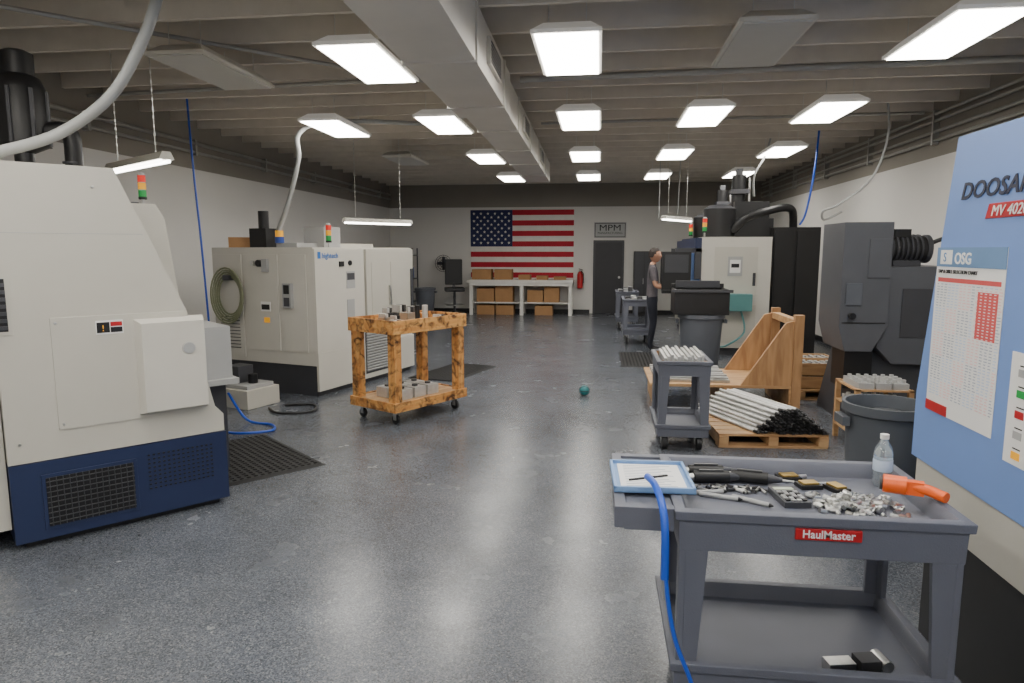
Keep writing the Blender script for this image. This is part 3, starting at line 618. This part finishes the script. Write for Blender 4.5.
b=B(); b.box(0,.09,0,.05,0,.04,steel); b.box(.1,.17,-.01,.05,0,.05,dsteel); b.cyl((.2,0,.02),(.2,.08,.02),.02,steel); b.fin('vise_jaw_set',(.76,2.16,.281),.2,.002)
# ---------------- machinist
def skinmesh(V,E,Rd,lv=2):
    me=bpy.data.meshes.new('sk'); me.from_pydata(V,E,[]); o=bpy.data.objects.new('sk',me); S.collection.objects.link(o)
    bpy.context.view_layer.objects.active=o
    o.modifiers.new('s','SKIN')
    if not me.skin_vertices: bpy.ops.mesh.customdata_skin_add()
    for i,r in enumerate(Rd): me.skin_vertices[0].data[i].radius=r if hasattr(r,'__len__') else (r,r)
    for i in range(len(V)): me.skin_vertices[0].data[i].use_root=(i==0)
    m=o.modifiers.new('u','SUBSURF'); m.levels=lv; m.render_levels=lv
    bpy.context.view_layer.update()
    ev=o.evaluated_get(bpy.context.evaluated_depsgraph_get()).to_mesh()
    vs=[v.co.copy() for v in ev.vertices]; fs=[list(p.vertices) for p in ev.polygons]
    bpy.data.objects.remove(o,do_unlink=True); return vs,fs
def person(loc,rz,sc=1):
    b=B(); b.M=Matrix.Scale(sc,4)
    V=[(0,0,.93),(0,.0,1.06),(0,.01,1.2),(0,0,1.33),(0,-.01,1.42),(0,.02,1.5)]; R=[(.15,.11),(.135,.095),(.15,.105),(.155,.105),(.07,.06),(.055,.055)]
    E=[(0,1),(1,2),(2,3),(3,4),(4,5)]
    for s in(1,-1):
        i=len(V); V+=[(s*.17,0,1.37),(s*.215,.03,1.22),(s*.23,.06,1.1),(s*.2,.2,1.08),(s*.16,.33,1.12),(s*.15,.39,1.13)]
        R+=[.062,.05,.042,.036,.026,(.034,.018)]; E+=[(3,i)]+[(i+k,i+k+1) for k in range(5)]
        j=len(V); V+=[(s*.09,0,.84),(s*.1,.02,.66),(s*.105,.03,.48),(s*.105,.0,.28),(s*.105,-.02,.09),(s*.11,.05,.045),(s*.12,.15,.035)]
        R+=[.095,.08,.06,.055,.042,.045,.035]; E+=[(0,j)]+[(j+k,j+k+1) for k in range(6)]
    vs,fs=skinmesh(V,E,R)
    def cl_(f):
        c=sum((vs[i] for i in f),Vector())/len(f)
        if c.z<.085: return black
        if c.z>1.45: return skin
        if abs(c.x)>.12 and .95<c.z<1.19 and (c.y>.1 or abs(c.x)>.18): return skin
        return shirt if c.z>.93 else pants
    for m in(black,skin,shirt,pants):
        b.add(vs,[f for f in fs if cl_(f)==m],m)
    for s in(1,-1):
        for k in range(4):
            x=s*(.15+(.024-.016*k)); l=[.062,.07,.066,.052][k]
            V=[(x,.40,1.13),(x,.43+l*.3,1.13),(x,.43+l*.75,1.115),(x,.43+l,1.095)]
            v2,f2=skinmesh(V,[(0,1),(1,2),(2,3)],[.0095,.009,.0085,.007],1); b.add(v2,f2,skin)
        V=[(s*.13,.385,1.13),(s*.108,.41,1.128),(s*.103,.445,1.12)]
        v2,f2=skinmesh(V,[(0,1),(1,2)],[.011,.010,.008],1); b.add(v2,f2,skin)
    c=Vector((0,.035,1.595))
    n,m=24,16; Rg=[]
    for k in range(m+1):
        t=math.pi*(.03+.94*k/m); zz=-math.cos(t); rg=[]
        for i in range(n):
            a=2*math.pi*i/n; dx,dy=math.sin(a),math.cos(a)
            w=.075*math.sin(t); d=.095*math.sin(t)
            if zz<0: w*=1-.25*(-zz); d*=1-.1*(-zz)
            y=dy*d+(.012*(-zz) if dy>0 and zz<0 else 0); x=dx*w
            if dy>.95 and -.35<zz<.15: y+=.018*(1-abs(zz+.12)/.3 if abs(zz+.12)<.3 else 0)
            if dy>.8 and .1<zz<.25: y-=.004
            rg.append(c+Vector((x,y,zz*.115)))
        Rg.append(rg)
    b.rings(Rg,skin)
    for s in(1,-1):
        b.sph(c+Vector((s*.076,-.005,0)),(.01,.018,.03),skin,8,6); b.sph(c+Vector((s*.03,.082,.008)),(.012,.008,.007),paper,8,6); b.sph(c+Vector((s*.03,.089,.008)),.004,ink,6,5)
    b.sph(c+Vector((0,.092,-.055)),(.022,.006,.006),mat('lips',(160,95,85),.5),8,5)
    Rg=[]
    for k in range(9):
        t=math.pi*.5*(1-k/8.6); zz=math.cos(t)
        Rg.append([c+Vector((.083*math.sin(t)*math.sin(a),-.012+.1*math.sin(t)*math.cos(a)-(.03 if math.cos(a)>.3 and k<3 else 0),.018+.112*zz-(.05 if (math.cos(a)<-.2 and k==0) else 0))) for a in [2*math.pi*i/24 for i in range(24)]])
    b.rings(Rg,hair)
    b.fin('machinist',loc,rz,fixn=True)
person((.85,11.25,.002),math.radians(-95),.98)
# ---------------- camera / world
cd=bpy.data.cameras.new('cam'); cd.lens=24; cd.sensor_width=36; co=bpy.data.objects.new('camera',cd); S.collection.objects.link(co)
co.location=(0,0,1.65); co.rotation_euler=(math.radians(90-7.63),0,math.radians(7.28)); S.camera=co
w=bpy.data.worlds.new('world'); S.world=w; w.use_nodes=True; w.node_tree.nodes['Background'].inputs[0].default_value=(.5,.55,.6,1); w.node_tree.nodes['Background'].inputs[1].default_value=.1
